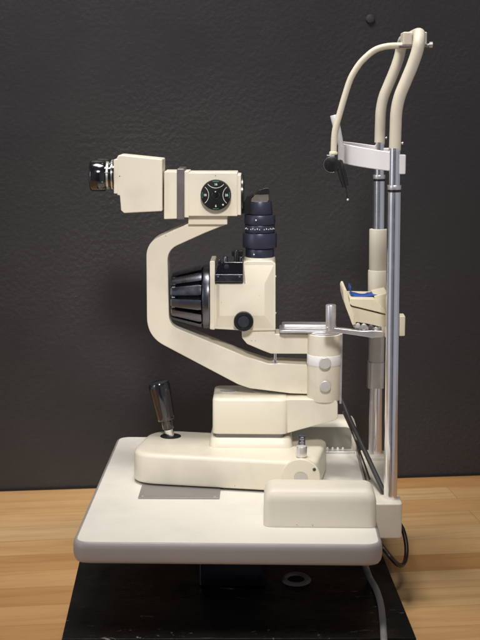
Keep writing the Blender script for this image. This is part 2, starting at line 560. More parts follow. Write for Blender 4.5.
# heights measured on the near post
def zp(py, y=P1): return W(392, py, y).z
px_top, px_bot = W(394.3, 192, P1), W(390.2, 509, P1)
def post(y, dx_top):
    base = Vector((px_bot.x, y, zf - .002)); 
    def at(z):
        t = (z - px_bot.z) / (px_top.z - px_bot.z)
        return Vector((px_bot.x + (px_top.x - px_bot.x) * t, y, z))
    zr = zp(192)
    ax = (at(zr) - at(0)).normalized()
    p = tube('post', [at(zf - .002), at(zr)], S(6.9, P1), CHROME, th, 48)
    lathe('ring_gap', at(zr + .0001), ax, [(0, S(6.3, P1)), (.0035, S(6.3, P1))], BLACK, p)
    lathe('collar', at(zr + .0035), ax, rc(zp(185) - zr - .0035, S(7.1, P1), .0006), ALU, p)
    up = tube('upper_post', [at(zp(185) - .001), at(zp(151) + .004)], S(5.9, P1), CHROME, p, 48)
    return p, at
pn, atn = post(P1, 0)
pf, atf = post(P2, 0)
# cream inverted U
shape = [(395.4, 151), (395.4, 128), (395.6, 112), (399.5, 97), (405.5, 82), (412, 66.5), (417, 52)]
top = W(419.3, 39, P1)
near = [W(a_, b_, P1) for a_, b_ in shape]
near[0].x = atn(near[0].z).x; near[1].x = near[0].x + .0004; near[2].x = near[0].x + .001
path = list(near)
path += [Vector((top.x - .0005, P1 + .002, top.z - .006)), Vector((top.x + .0012, P1 + .012, top.z + .004)), Vector((top.x + .002, P1 + .03, top.z + .0085)),
         Vector((top.x + .002, H, top.z + .0085)),
         Vector((top.x + .002, P2 - .03, top.z + .0085)), Vector((top.x + .0012, P2 - .012, top.z + .004)), Vector((top.x - .0005, P2 - .002, top.z - .006))]
path += [Vector((p.x, P2, p.z)) for p in reversed(near)]
ut = tube('cream_tube', spline(path, 8), S(5.9, P1), TUBE, th, 28)
for y in (P1, P2):
    lathe('tube_screw', Vector((near[0].x + .0085, y, zp(143))), (1, 0, 0), [(-.006, .0013), (.001, .0013), (.0012, .0022), (.003, .0022), (.0034, .0012)], ALU, ut, seg=16)
# clamp on the cross tube and the fixation arm
ck = Vector((top.x + .002, H, top.z + .0085))
kp = W(411, 43, 1.955)
cl = prism_z('arm_clamp', rect(top.x - .019, top.x + .016, 1.935, 1.975), top.z - .007, top.z + .012, TUBE, th, r=.003, bevel=.002)
prism_z('clamp_plate', rect(top.x - .024, top.x + .0185, 1.932, 1.978), top.z - .0105, top.z - .0072, RINGG, cl, bevel=.0006)
lathe('clamp_screw', (top.x + .016, 1.945, top.z - .006), (1, 0, 0), [(0, .002), (.004, .002), (.0042, .0045), (.009, .0045), (.0095, .0035)], ALU, cl, seg=24)
ya = 1.950
arm = [(412, 45.3), (401, 45.6), (388, 46.2), (376, 49.5), (366, 57), (358, 66), (350.5, 79), (344.5, 97), (339.6, 114), (335.6, 128), (334.2, 138), (333.6, 152)]
tube('fixation_arm', spline([W(a_, b_, ya) for a_, b_ in arm], 8), S(3.1, ya), TUBE, th, 20)
q = W(333.4, 152, ya)
ft = lathe('arm_foot', q, (0, 0, -1), [(-.001, .0045), (0, .0062), (.0025, .0064), (.0038, .0055), (.0040, .003)], IVORY, th, 28)
prism_z('foot_tray', rect(q.x - .010, q.x + .002, ya - .005, ya + .005), q.z - .0058, q.z - .0042, ALU, ft, r=.002, bevel=.0003)
# fixation lamp hung under the arm
qa, qb = W(334, 115, ya + .012), W(341, 146, ya + .012)
lathe('handle_sleeve', qb, qa - qb, [(0, S(2.8, ya)), (.012, S(3.4, ya)), ((qa - qb).length - .001, S(4.1, ya)), ((qa - qb).length, S(3.7, ya)), ((qa - qb).length - .004, S(3.2, ya))], paint('pale grey plastic', (.6, .6, .6), rough=.35), th, 28)
md = W(331.6, 164.5, ya)
dk = lathe('mirror_disc', md + Vector((0, -.003, 0)), (0, 1, 0), rc(.006, S(7.9, ya), .0006), BLACK, th, 40)
ring_arc('disc_rim', md + Vector((0, -.0036, 0)), (0, 1, 0), S(7.9, ya), R(70), R(290), .0004, 0, RINGG, dk, (1, 0, 0))
la, lb = W(338.6, 160, ya + .003), W(345.8, 187, ya + .003)
L = (lb - la).length
lm = lathe('fixation_lamp', la, lb - la, [(0, .003), (.002, .0056), (.010, .0062), (.020, .0062), (L - .006, .0056), (L - .001, .0052), (L, .003)], BLACK, th, 28)
tip = W(347.8, 199.5, ya + .003)
tube('lamp_stem', [lb, tip], .0010, BLACK, lm, 10)
lathe('lamp_tip', tip + (tip - lb).normalized() * -.0018, tip - lb, [(0, .0006), (.0006, .0018), (.0020, .0022), (.0034, .0016), (.004, .0004)], ALU, lm, 16)
# brow band: a broad strip curving from one post to the other
bm = bmesh.new()
ztop_n = zp(152.5); zbot_n = zp(171.5)
apex = W(338.4, 142, H)
axx = apex.x
top_rise = apex.z - ztop_n
n = 48
rows = []
xc = atn(zp(160)).x - .002
hw = (P2 - P1) / 2
for k in range(n + 1):
    s = -1 + 2 * k / n
    a_ = s * PI / 2
    yy = H + hw * math.sin(a_) * 1.0
    f = max(0.0, math.cos(a_)) ** 0.85
    xx = xc - (xc - axx) * f
    zt = ztop_n + top_rise * f
    zb_ = zbot_n + (W(338.4, 161.5, H).z - zbot_n) * f
    d = Vector((xx - xc - .03, yy - H, 0)).normalized()
    row = []
    for (o_, z_) in ((0, zb_ + .001), (0, zt - .001), (-.0012, zt), (-.0030, zt - .001), (-.0030, zb_ + .001), (-.0012, zb_)):
        row.append(bm.verts.new((xx + d.x * o_, yy + d.y * o_, z_)))
    rows.append(row)
for A, B in zip(rows, rows[1:]):
    for k in range(6):
        bm.faces.new((A[k], A[(k + 1) % 6], B[(k + 1) % 6], B[k]))
bm.faces.new(rows[0]); bm.faces.new(list(reversed(rows[-1])))
bb = finish('brow_band', bm, WHITE, th, sharp=40)
for y in (P1, P2):
    x_ = atn(zp(163)).x
    prism_z('band_clip', rect(x_ + .004, x_ + .0155, y - .006, y + .010), zp(174), zp(154.5), WHITE, bb, r=.002, bevel=.002)
# sleeves round the far post
def sleeve(name, pya, pyb, rpx, mat, parent, e=.001):
    za, zb2 = W(378, pya, P2).z, W(378, pyb, P2).z
    return lathe(name, atf(zb2), (atf(za) - atf(zb2)), rc(za - zb2, S(rpx, P2), e), mat, parent)
s1_ = sleeve('post_sleeve', 229, 271, 9.3, CREAM, th)
sleeve('sleeve_collar', 270, 296, 10.2, CREAM, s1_)
for (nm, pa_, pb_, gl, gr_, mt_) in (('chin_slider', 296, 361, 369.3, 384.6, ALUG), ('slider_collar', 361, 387, 368.2, 385.2, ALU)):
    prism_z(nm, rect(W(gl, 360, P2 - .014).x, W(gr_, 360, P2 - .014).x, P2 - .015, P2 + .012), W(378, pb_, P2).z, W(378, pa_, P2).z, mt_, th, r=.0095, bevel=.0006)
# slim guide rod beside the far post
gx = W(371.8, 400, P2 - .008).x
tube('guide_rod', [Vector((gx, P2 - .008, .0)), Vector((gx, P2 - .008, W(372, 335, P2).z))], S(2.3, P2), ALU, th, 20)
# cross beam carrying the chin cup, with its end knob
xb = atn(.2).x
zbm = W(392, 326, H).z
prism_z('cross_beam', rect(xb - .006, xb + .0065, P1 + .004, P2 - .004), zbm - .006, zbm + .010, IVORY, th, bevel=.002)
prism_z('height_knob', rect(xb + .0065, W(403.8, 325, P1 + .05).x, P1 + .03, P1 + .055), W(400, 335, P1 + .04).z, W(400, 315, P1 + .04).z, IVORY, th, r=.002, bevel=.002)
# chin cup
cc = 2.00
cup = prism_y('chin_cup', [(348.5, 308), (351, 306.5), (384, 315), (388, 315), (388, 334), (382, 333.5), (381.5, 327), (366, 323.5), (356, 322), (355.5, 325), (352.5, 324.5)], cc - .036, cc + .044, IVORY, th, r=.8, bevel=.0015)
cup2 = prism_y('chin_tray', [(350, 298.5), (374, 299), (379, 303), (386, 311), (386, 314), (352, 305.8), (349.5, 304)], cc - .041, cc + .038, IVORY, cup, r=1.2, bevel=.002)
prism_y('tray_back', [(374, 296), (388, 293), (388, 318), (380, 316), (376, 306)], cc - .024, cc + .040, IVORY, cup, r=1, bevel=.002)
# upright lip at the cup's outer end
lip = [(343.2, 292), (344.2, 289.3), (346.2, 289.3), (347.6, 292.5), (348.6, 299), (350.2, 305), (352.2, 310), (354, 315), (354.3, 325), (352.4, 325), (349.4, 316), (346, 308), (343.9, 300)]
prism_y('cup_lip', lip, cc - .042, cc + .048, IVORY, cup, r=1.4, bevel=.0012)
for k, (a_, b_, r_) in enumerate(((358, 326.5, .0035), (364, 328, .005), (371, 328, .0035), (376, 330, .003))):
    p = W(a_, b_ - 1.0, cc - .038)
    lathe('cup_roller', p, (0, 1, 0), rc(.03, r_, .0006), (ALUG, ALU, RINGG, ALUG)[k], cup, 24)
# hand peg on its arm
yp = 1.965
p0 = W(330.8, 330.5, yp); p1 = W(330.8, 304.5, yp)
peg = lathe('peg', p0, p1 - p0, rc((p1 - p0).length, S(5.2, yp), .0012), ALU, th, 32)
prism_y('peg_arm', [(325.8, 326.5), (336, 328), (362, 331), (372, 330.5), (384, 331), (384, 337.5), (372, 338), (362, 336.3), (345, 333.8), (326.5, 332)], yp - .006, yp + .006, ALU, th, r=2.0, bevel=.0015)
prism_y('slider_bracket', [(352, 325.5), (368, 325), (384, 327), (384, 335), (370, 335), (356, 329)], yp + .008, P2 - .003, ALUG, th, r=1.5, bevel=.0015)
# blue sheet on the tray
bm = bmesh.new()
prof = [(351.2, 287.6), (350.6, 290.5), (351.0, 293.6), (353, 295.6), (357, 296.4), (363, 296.8), (370, 296.2), (377.5, 295.4)]
pr = spline([W(a_, b_, cc - .022) for a_, b_ in prof], 5)
A = []
for q in pr:
    A.append([bm.verts.new((q.x, q.y + dy, q.z + .0012 * math.sin(dy * 60 + q.x * 50))) for dy in (0, .012, .024, .036, .048)])
for r0, r1 in zip(A, A[1:]):
    for k in range(4):
        bm.faces.new((r0[k], r0[k + 1], r1[k + 1], r1[k]))
bl = finish('chin_paper', bm, BLUE)
sd = bl.modifiers.new('thickness', 'SOLIDIFY'); sd.thickness = .0009
tag(bl, 'blue curled paper sheet lying on the cream chin cup', 'paper')

# ------------------------------------------------------------------ slit lamp
ts = thing('slit_lamp', (W(225, 400, M).x, M, 0), 'cream slit lamp microscope with a C-shaped arm, black finned lamp housing and joystick base', 'slit lamp')
# --- carriage
fa = G(131, 484, .003); fb = G(317, 494.2, .003)
dirv = (fb - fa); dirv.z = 0
Lc = dirv.length; dirv.normalize(); nv = Vector((-dirv.y, dirv.x, 0))
print('carriage len', Lc, 'front y', fa.y, fb.y)
DC = (G(165, 429.5, .052) - fa).dot(nv)
print('DC', DC)
def cpt(s, t):                   # carriage plan coordinates: s along, t back
    q = fa + dirv * s + nv * t
    return Vector((q.x, q.y))
s0 = -.004
def cring(d, z, rl=.045, rr=.030):
    q = rounded([cpt(s0 + d, d), cpt(Lc - d, d), cpt(Lc - d, DC - d), cpt(s0 + d, DC - d)], [rl - d * .3, rr, rr, rl - d * .3], 12)
    return [(p.x, p.y, z) for p in q]
hC = .052
car = rings_mesh('carriage', [cring(.002, .0045), cring(.0004, .006), cring(0, .009), cring(.0004, hC - .0062), cring(.0016, hC - .0030), cring(.0040, hC - .0010), cring(.0080, hC - .0001), cring(.014, hC)], CREAM, ts, sharp=50)
rings_mesh('carriage_skirt', [cring(.006, .0008), cring(.006, .0052)], BLACK, car)
# joystick hole + joystick
jh = G(170.7, 436.3, hC)
lathe('joystick_socket', (jh.x, jh.y, hC + .0001), (0, 0, 1), [(0, .0172), (.0009, .0168), (.0010, .001)], DARKV, car, 40)
jb, jt = W(170.3, 437, jh.y), W(158.3, 381.5, jh.y)
jd = (jt - jb)
jl = jd.length
js = lathe('joystick', jb + jd * .150, jd, [(t_ * 1.09, r_ * 1.12) for t_, r_ in [(0, .0076), (.001, .0082), (.0135, .0084), (.014, .0088), (.0145, .0120), (.017, .0128), (.020, .0130), (.045, .0148), (.064, .0160), (.0695, .0158), (.0725, .0145), (.074, .011), (.0745, .004)]], BLACKG, ts, 48)
lathe('joystick_shaft', jb - jd * .03, jd, [(0, .0068), (.015, .0072), (.0162, .0072)], CHROME, js, 32)
# axle disc at the right of the carriage front
def on_front(px, py, lift=0):
    d = ray(px, py); p_ = fa - nv * lift
    return CAM + d * ((p_ - CAM).dot(nv) / d.dot(nv))
ac = on_front(301, 477.5)
adisc = lathe('axle_cover', ac + nv * .004, -nv, [(0, S(19.5, 1.98)), (.0050, S(19.5, 1.98)), (.0062, S(18.7, 1.98)), (.0066, S(17, 1.98)), (.0066, .001)], CREAM, car, 56)
lathe('axle_cap', ac - nv * .0022, -nv, [(0, S(7.2, 1.98)), (.0012, S(7.0, 1.98)), (.0013, S(6.3, 1.98)), (.0001, S(6.1, 1.98)), (.0001, S(5.5, 1.98)), (.0012, S(5.2, 1.98)), (.0014, .0005)], ALUG, adisc, 40)
p = on_front(314.5, 469)
lathe('axle_screw', p - nv * .0022, -nv, [(0, .0026), (.0016, .0024), (.0018, .0005)], GUN, adisc, 20)
# thumb knob and scale
tk = G(301.5, 457, hC + .0)
kb = lathe('lock_knob', (tk.x, tk.y, hC - .004), (0, 0, 1), [(0, .004), (.0045, .0045), (.005, .0078), (.0062, .0084), (.020, .0084), (.0215, .0078), (.022, .004)], ALU, ts, 36)
sx = G(301.8, 449, hC)
sc_ = prism_z('scale_post', rect(sx.x - .005, sx.x + .0055, sx.y + .004, sx.y + .014), hC - .001, hC + .021, NAVY, car, bevel=.0006)
bm = bmesh.new()
for k in range(6):
    slab(bm, (sx.x + (.0005 if k % 2 else 0), sx.y + .0036, hC + .003 + k * .003), .0022 if k % 2 else .0032, .0003, .00035)
finish('scale_marks', bm, MARK, sc_)
# --- step, neck and upper housing
BY0 = M - .052; BY1 = M + .050
def zat(py, y): return W(250, py, y).z
def xat(px, y, py=420): return W(px, py, y).x
z1 = hC
z_box0 = zat(434.5, BY0); z_box1 = zat(399.5, BY0)
print('z', z1, z_box0, z_box1, 'step', zat(440, BY0 - .006))
rgs = []
for d, z in ((0, hC - .001), (.0004, hC + .002), (.0030, z_box0 - .0085), (.006, z_box0 - .0060), (.012, z_box0 - .0052)):
    q = rounded(rect(xat(208.5, BY0 - .007) + d, xat(293.5, BY0 - .007) - d, BY0 - .007 + d, BY1 + .004 - d), .016, 8)
    rgs.append([(p_.x, p_.y, z) for p_ in q])
rings_mesh('housing_step', rgs, CREAM, ts, sharp=50)
prism_z('housing_neck', rect(xat(214.5, BY0), xat(285, BY0), BY0 + .002, BY1 - .004), z_box0 - .0058, z_box0 + .001, RINGG, ts, r=.010, bevel=.0005)
rgs = []
for d, z in ((.0020, z_box0), (.0004, z_box0 + .001), (0, z_box0 + .003), (.0002, z_box1 - .003), (.0012, z_box1 - .0008), (.0032, z_box1 + .0004), (.008, z_box1 + .0008)):
    q = rounded(rect(xat(212.3, BY0) + d, xat(287.8, BY0) - d, BY0 + d, BY1 - d), .010, 8)
    rgs.append([(p_.x, p_.y, z) for p_ in q])
hb = rings_mesh('carriage_housing', rgs, CREAM, ts, sharp=50)
zt = z_box1 + .0008
for px_ in (228.5, 262):
    p = G(px_, 391, zt)
    cp = lathe('housing_cap', (p.x, p.y, zt - .0005), (0, 0, 1), [(0, .0140), (.0014, .0138), (.0018, .0130), (.0008, .0112), (.0010, .001)], ALUG, hb, 40)
# --- swing arm under the column
CX = W(323.8, 370, M).x; CR = S(17, M) * .985
AY0, AY1 = M - .0475, M + .030
prism_y('pivot_arm', [(286, 399.5), (303, 399.2), (337.8, 400.5), (337.8, 419.5), (287, 433.5)], AY0, AY1, CREAM, ts, r=[0, 0, 4, 4, 0], bevel=.0015)
# --- column
CM = M - .027
CX = W(323.8, 370, CM).x; CR = S(17, CM) * .985
zc0 = W(323, 403.2, CM - CR).z; zc1 = W(323, 333.2, CM).z
zb0 = W(323, 367, CM - CR).z; zb1 = W(323, 357, CM - CR).z
col = lathe('column', (CX, CM, zc0), (0, 0, 1), [(0, CR - .002), (.0006, CR - .0006), (.002, CR), (zc1 - zc0 - .001, CR), (zc1 - zc0, CR - .001)], CREAM, ts, 64)
lathe('column_band', (CX, CM, zb0), (0, 0, 1), rc(zb1 - zb0, CR + .0010, .0005), WHITE, col, 64)
lathe('column_cap', (CX, CM, zc1 - .0005), (0, 0, 1), [(0, CR - .0015), (.0020, CR - .0018), (.0035, CR - .004), (.0040, .001)], ALU, col, 64)
for (a_, b_, rr_) in ((325.2, 363.5, 6.0), (325.6, 386.5, 5.7)):
    p = W(a_, b_, CM - CR - .008)
    lathe('clamp_knob', (p.x, CM - CR + .003, p.z), (0, -1, 0), [(0, .004), (.0035, .0045), (.0045, S(rr_, 2)), (.0105, S(rr_, 2)), (.0115, S(rr_ - .5, 2)), (.0118, .001)], ALUG, col, 32)
prism_z('column_strip', rect(CX + CR - .001, CX + CR + .0026, CM - .006, CM + .014), W(340, 399, M).z, W(340, 330, M).z, ALU, col, bevel=.0006)
# --- C arm
outer = [(188, 223.6), (146.2, 242.6), (147, 336.5), (238, 384.5), (250, 388.5), (290, 393.5), (314, 394.5),
         (314, 365), (279, 363.2), (269, 363.8), (246, 356.5), (169.3, 325.0), (167.4, 250.0), (205, 233), (227, 224.2), (227, 222)]
radi = [0, 22, 32, 14, 10, 0, 0, 0, 10, 10, 0, 15, 17, 0, 0, 0]
carm = prism_y('curved_arm', outer, M - .024, M + .026, CREAM, ts, r=radi, bevel=.0022, rs=10)
prism_y('arm_bracket', [(188.2, 216), (227.3, 216), (227.3, 224.6), (188.2, 224.6)], M - .030, M + .030, CREAM, carm, bevel=.0010)
# --- illumination arm (short, upper)
prism_y('lamp_arm', [(241.5, 326), (275, 326), (275, 334), (309, 334.5), (309, 354), (271, 353.8), (262, 350.4), (247, 344), (242, 338)], M - .024, M + .024, CREAM, ts, r=[0, 0, 0, 0, 0, 4, 3, 4, 4], bevel=.0015)
p = W(275.3, 361.6, M - .020); p2_ = W(275.3, 353, M - .020)
bm = bmesh.new()
lathe_bm(bm, p, (0, 0, 1), [(-.004, .003), (-.0012, .0032), (-.001, .0048), (.0028, .0048), (.0036, .0030), (.0038, .0023), (p2_.z - p.z + .002, .0023)], 20)
finish('stop_screw', bm, CHROME, ts)
for a_ in (267.0, 270.5):
    pass
for a_ in (251.5, 255.5):
    p = W(a_, 340.5, M - .024)
    lathe('arm_screw', p + Vector((0, .0005, 0)), (0, -1, 0), [(0, .0012), (.001, .0011), (.0012, .0003)], ALUG, ts, 12)
# --- silver guide plate above column
gz = W(300, 330, M - .02).z
prism_z('guide_plate', rect(W(279.5, 330, M - .024).x, CX + .016, CM - .012, M + .016), gz - .0018, gz + .0024, ALU, ts, r=.008, bevel=.001)
prism_z('guide_plate_upper', rect(W(282, 326, M - .012).x, CX + .020, M - .010, M + .020), gz + .0026, gz + .0066, ALU, ts, r=.006, bevel=.001)
# --- lamp body
LY0, LY1 = M - .034, M + .034
body = prism_y('lamp_body', [(214.5, 283), (243.2, 283), (243.2, 262.5), (246, 261), (272, 261), (275.6, 264), (275.6, 330.5), (251, 331), (214.5, 329)], LY0 + .006, LY1, CREAM, ts, r=[0, 0, 0, 2, 2, 2, 1.5, 1.5, 1.5], bevel=.0015)
# raised front panel with sloping sides
bm = bmesh.new()
o_ = [(215.4, 284), (275, 270), (275, 329.6), (215.4, 328)]
i_ = [(219.5, 284.5), (264.5, 284.5), (264.5, 316), (219.5, 316)]
outer_p = [W(a_, b_, LY0 + .006) for a_, b_ in [(215.6, 283.6), (243.6, 283.6), (243.9, 263.2), (274.8, 263.2), (275, 329.6), (215.6, 328.2)]]
inner_p = [W(a_, b_, LY0) for a_, b_ in [(219.5, 284.6), (243.8, 284.6), (246, 284.2), (264.5, 284.2), (264.5, 315.8), (219.5, 315.8)]]
vo = [bm.verts.new(p_ + Vector((0, .0006, 0))) for p_ in outer_p]; vi = [bm.verts.new(p_) for p_ in inner_p]
for k in range(6):
    bm.faces.new((vo[k], vo[(k + 1) % 6], vi[(k + 1) % 6], vi[k]))
bm.faces.new(vi)
bk = [bm.verts.new((p_.x, LY0 + .012, p_.z)) for p_ in outer_p]
for k in range(6):
    bm.faces.new((vo[k], bk[k], bk[(k + 1) % 6], vo[(k + 1) % 6]))
bm.faces.new(bk)
finish('body_panel', bm, CREAM, body, bevel=.0008, bang=12)
prism_y('body_flange', [(209.8, 261), (215, 261), (215, 330), (209.8, 329.5)], LY0 + .001, LY1 + .001, CREAM, body, r=1.5, bevel=.0015)
for b_ in (276, 312.5):
    p = W(275.6, b_, M - .01)
    lathe('body_screw', (p.x - .001, M - .015, p.z), (1, 0, 0), [(0, .0018), (.0018, .0017), (.0022, .0005)], ALUG, body, 14)
kn = W(243.6, 321.6, LY0 - .008)
k0 = lathe('slit_knob', (kn.x, LY0 - .0005, kn.z), (0, -1, 0), [(0, .0135), (.0010, .0156), (.0080, .0156), (.0092, .0148), (.0094, .0108), (.0082, .0104), (.0082, .001)], BLACK, ts, 48)
lathe('knob_cap', (kn.x, LY0 - .0087, kn.z), (0, -1, 0), [(0, .0092), (.0006, .0089), (.0008, .001)], plastic('slate insert', (.028, .032, .045), .35), k0, 40)
# --- black filter turret on the body
tu = prism_y('filter_turret', [(214.6, 275), (217, 266), (224, 262), (243, 262), (243, 282.3), (214.6, 282.3)], LY0 + .001, LY1 - .004, BLACKG, ts, r=[2, 2, 2, 0, 0, 0], bevel=.001)
prism_y('turret_plate', [(215, 274.5), (242.8, 274.5), (242.8, 281.8), (215, 281.8)], LY0 - .002, LY0 + .001, GUN, tu, bevel=.0006)
for a_ in (218, 239.5):
    p = W(a_, 276.6, LY0 - .002)
    lathe('turret_screw', p, (0, -1, 0), [(0, .0014), (.0008, .0013), (.001, .0003)], CHROME, tu, 14)
for (a_, t_, b_, r_, mt) in ((219.5, 259.5, 268, .0022, BLACKG), (225.5, 256.5, 272, .0038, GUN), (236.5, 250, 272, .0040, BLACK), (241, 257, 268, .003, BLACKG)):
    p = W(a_, b_, M - .024); p_t = W(a_, t_, M - .024)
    lathe('turret_lever', p, (0, 0, 1), rc(p_t.z - p.z, r_, .0008), mt, tu, 24)
prism_y('turret_bar', [(231.5, 251.5), (243, 250.5), (243, 256.5), (232, 256.5)], M - .020, M - .004, BLACK, tu, r=1, bevel=.0006)
p = W(237.3, 267.5, M - .029)
lathe('turret_lens', p, (0, -1, 0), [(0, .0040), (.0012, .0038), (.0016, .0005)], metal('teal lens coating', (.06, .3, .3), .2), tu, 24)
p = W(226.5, 266.5, M - .032)
lathe('turret_lens', p, (0, -1, 0), [(0, .0040), (.0012, .0038), (.0016, .0005)], GUN, tu, 24)
# --- finned lamp housing
ax_y = 296.0
fl, fr = W(172, ax_y + .5, M), W(210.2, ax_y + .5, M)
Lh = fr.x - fl.x
rL, rR = S(24.0, M), S(32.6, M)
inner = lathe('lamp_housing', (fl.x + .002, M, fl.z), (1, 0, 0), [(Lh * .70, rR * .70), (Lh * .74, rR * .80), (Lh * .775, rR * .93), (Lh * .80, rR * .985), (Lh * .82, rR), (Lh * .955, rR * 1.0), (Lh * .965, rR * .97), (Lh - .002, rR * .97)], GUN, ts, 64)
bm = bmesh.new()
nf = 13
for k in range(nf):
    g_ = 2 * PI * (k + .5) / nf
    wid = 2 * PI / nf * .345
    sect = []
    for (t_, rr_, ins) in ((0, .93, .8), (.002, 1.0, 1.0), (Lh * .72, None, 1.0), (Lh * .80, None, .9)):
        base_r = rL + (rR - rL) * (t_ / (Lh * .8))
        ro = base_r * (rr_ if rr_ else 1.0) * (1.0 if t_ < Lh * .75 else .985)
        ri = base_r * .74
        pts_ = []
        for (aa, rad_) in ((-wid, ri), (-wid * ins, ro * .985), (-wid * ins * .6, ro), (wid * ins * .6, ro), (wid * ins, ro * .985), (wid, ri)):
            pts_.append((fl.x + t_, M + rad_ * math.sin(g_ + aa), fl.z + rad_ * math.cos(g_ + aa)))
        sect.append([bm.verts.new(q_) for q_ in pts_])
    for A_, B_ in zip(sect, sect[1:]):
        for j in range(6):
            bm.faces.new((A_[j], A_[(j + 1) % 6], B_[(j + 1) % 6], B_[j]))
    bm.faces.new(sect[0]); bm.faces.new(list(reversed(sect[-1])))
finish('cooling_fins', bm, GUN, inner, sharp=25)
lathe('housing_core', (fl.x + .0045, M, fl.z), (1, 0, 0), [(0, rL * .76), (Lh * .72, rR * .76)], DARKV, inner, 48)
bm = bmesh.new()
for k in range(nf):
    g_ = 2 * PI * k / nf
    lathe_bm(bm, (fl.x + .002, M + rL * .86 * math.sin(g_), fl.z + rL * .86 * math.cos(g_)), (1, 0, 0), [(0, .0008), (.0004, .0016), (.005, .0016)], 10)
finish('vent_pins', bm, ALU, inner)
# --- barrel
BX = W(259.8, 235, M).x
def zb_(py): return W(259, py, M).z
def bar(name, pa, pb, rpx, mat, parent, e=.0008, r2=None, dx=0):
    za, zz = zb_(pa), zb_(pb)
    return lathe(name, (BX + dx, M, zz), (0, 0, 1), rc(za - zz, S(rpx, M), e, S(r2, M) if r2 else None), mat, parent, 56)
neck = bar('barrel_neck', 256.5, 264, 15.6, CREAM, ts, .002)
brl = bar('barrel', 201.8, 259.5, 13.7, NAVY, ts, r2=10.6)
bar('lower_ring', 248, 259.5, 14.4, NAVY, brl)
kr = bar('knurled_ring', 232.5, 247.2, 17.2, NAVY, brl, .0012)
bar('scale_ring', 224.5, 232, 15.0, NAVY, brl, .0006)
bar('upper_ring', 214.5, 224, 15.5, NAVY, brl, .0014)
bar('top_cone', 201.0, 214, 12.8, NAVY, brl, .0010, 11.8)
bm = bmesh.new()
for k in range(17):
    g_ = -1.25 + k * .155
    if k in (3, 9): continue
    rr_ = S(15.0, M) + .0001
    q = Vector((BX + rr_ * math.sin(g_), M - rr_ * math.cos(g_), zb_(227.6 if k % 2 else 228.2)))
    slab(bm, q, .0006, .0006, .0012 if k % 2 else .0007)
finish('ring_scale', bm, MARK, brl)
for (a_, b_, rr_) in ((256, 220.3, 15.5), (254, 254.5, 14.4)):
    q = W(a_, b_, M - S(rr_, M))
    lathe('index_dot', q + Vector((0, .001, 0)), (0, -1, 0), [(0, .0013), (.0014, .0011), (.0016, .0003)], MARK, brl, 14)
prism_y('prism_mirror', [(250.5, 202), (251.5, 198.5), (256, 194.6), (261, 193.6), (268.3, 192.6), (268.8, 200.5), (266, 203), (252, 204)], M - .011, M + .011, MIRROR, brl, bevel=.0006)
prism_y('mirror_mount', [(243.6, 214), (243.9, 203), (247.5, 196.5), (254.5, 192.8), (251.2, 200), (251.0, 214)], M - .012, M + .012, BLACK, brl, bevel=.0006)
prism_y('mirror_cap', [(255, 194.4), (258, 190.4), (266, 188), (269.2, 188), (269.8, 194), (268.6, 194.2), (261, 194.6)], M - .012, M + .012, BLACK, brl, bevel=.0004)
# --- microscope head
HY0, HY1 = M - .040, M + .020
mb = prism_y('magnification_housing', [(188.5, 172.6), (237.5, 172.6), (237.5, 216.2), (188.5, 216.2)], HY0, HY1, CREAM, ts, r=1.2, bevel=.0022)
prism_y('housing_end_plate', [(237, 174.5), (241, 175), (241, 215.2), (237, 215.2)], HY0 + .002, HY1 - .002, CREAM, mb, bevel=.0012)
p = W(241, 194, M)
lathe('objective_lens', (p.x - .001, M, p.z), (1, 0, 0), [(0, S(19.6, M)), (.0045, S(19.6, M)), (.0055, S(18.8, M)), (.0055, S(16, M)), (.003, S(15.5, M)), (.0035, .001)], BLACK, ts, 56)
lathe('housing_dot', W(215.5, 175.6, HY0) + Vector((0, .0003, 0)), (0, -1, 0), [(0, .0007), (.0006, .0006)], BLACK, mb, 12)
prism_y('head_collar', [(184.2, 171.5), (188.8, 171.5), (188.8, 217.5), (184.2, 217.5)], HY0 + .001, HY1 - .001, CREAM, ts, r=.6, bevel=.001)
prism_y('rotating_ring', [(176.8, 168.8), (184.4, 168.8), (184.4, 219.6), (176.8, 219.6)], HY0 - .001, HY1 + .001, RINGG, ts, r=1.2, bevel=.0012)
prism_y('head_neck', [(164, 171.5), (175, 171.5), (177, 172.5), (177, 218.8), (164, 219.2)], HY0 + .001, HY1 - .001, CREAM, ts, r=1, bevel=.0015)
ph = prism_y('prism_housing', [(116.8, 157.8), (118.5, 155.2), (122, 155.2), (162.3, 159.4), (162.3, 211.2), (124, 213.2), (121, 210.5), (119.8, 195.5), (117, 195)], HY0 - .007, M + .012, CREAM, ts, r=[1, 1.5, 0, 1.5, 1.5, 3, 2, 0, 0], bevel=.0028, seg=4)
prism_y('rear_tube_block', [(116.8, 162), (150, 164), (150, 206), (124, 207), (119.8, 195.5), (117, 195)], M + .0115, M + .047, CREAM, ph, r=1, bevel=.0028)
prism_y('eyepiece_plate', [(113.6, 159.5), (118, 159), (118, 193.7), (113.8, 193.7)], HY0 - .0075, M + .0475, CREAM, ph, r=1, bevel=.0014)
p = W(119.6, 176.2, HY0 - .0075)
lathe('plate_screw', (p.x, HY0 - .0078, p.z), (0, -1, 0), [(0, .0008), (.0005, .0006)], BLACK, ph, 12)
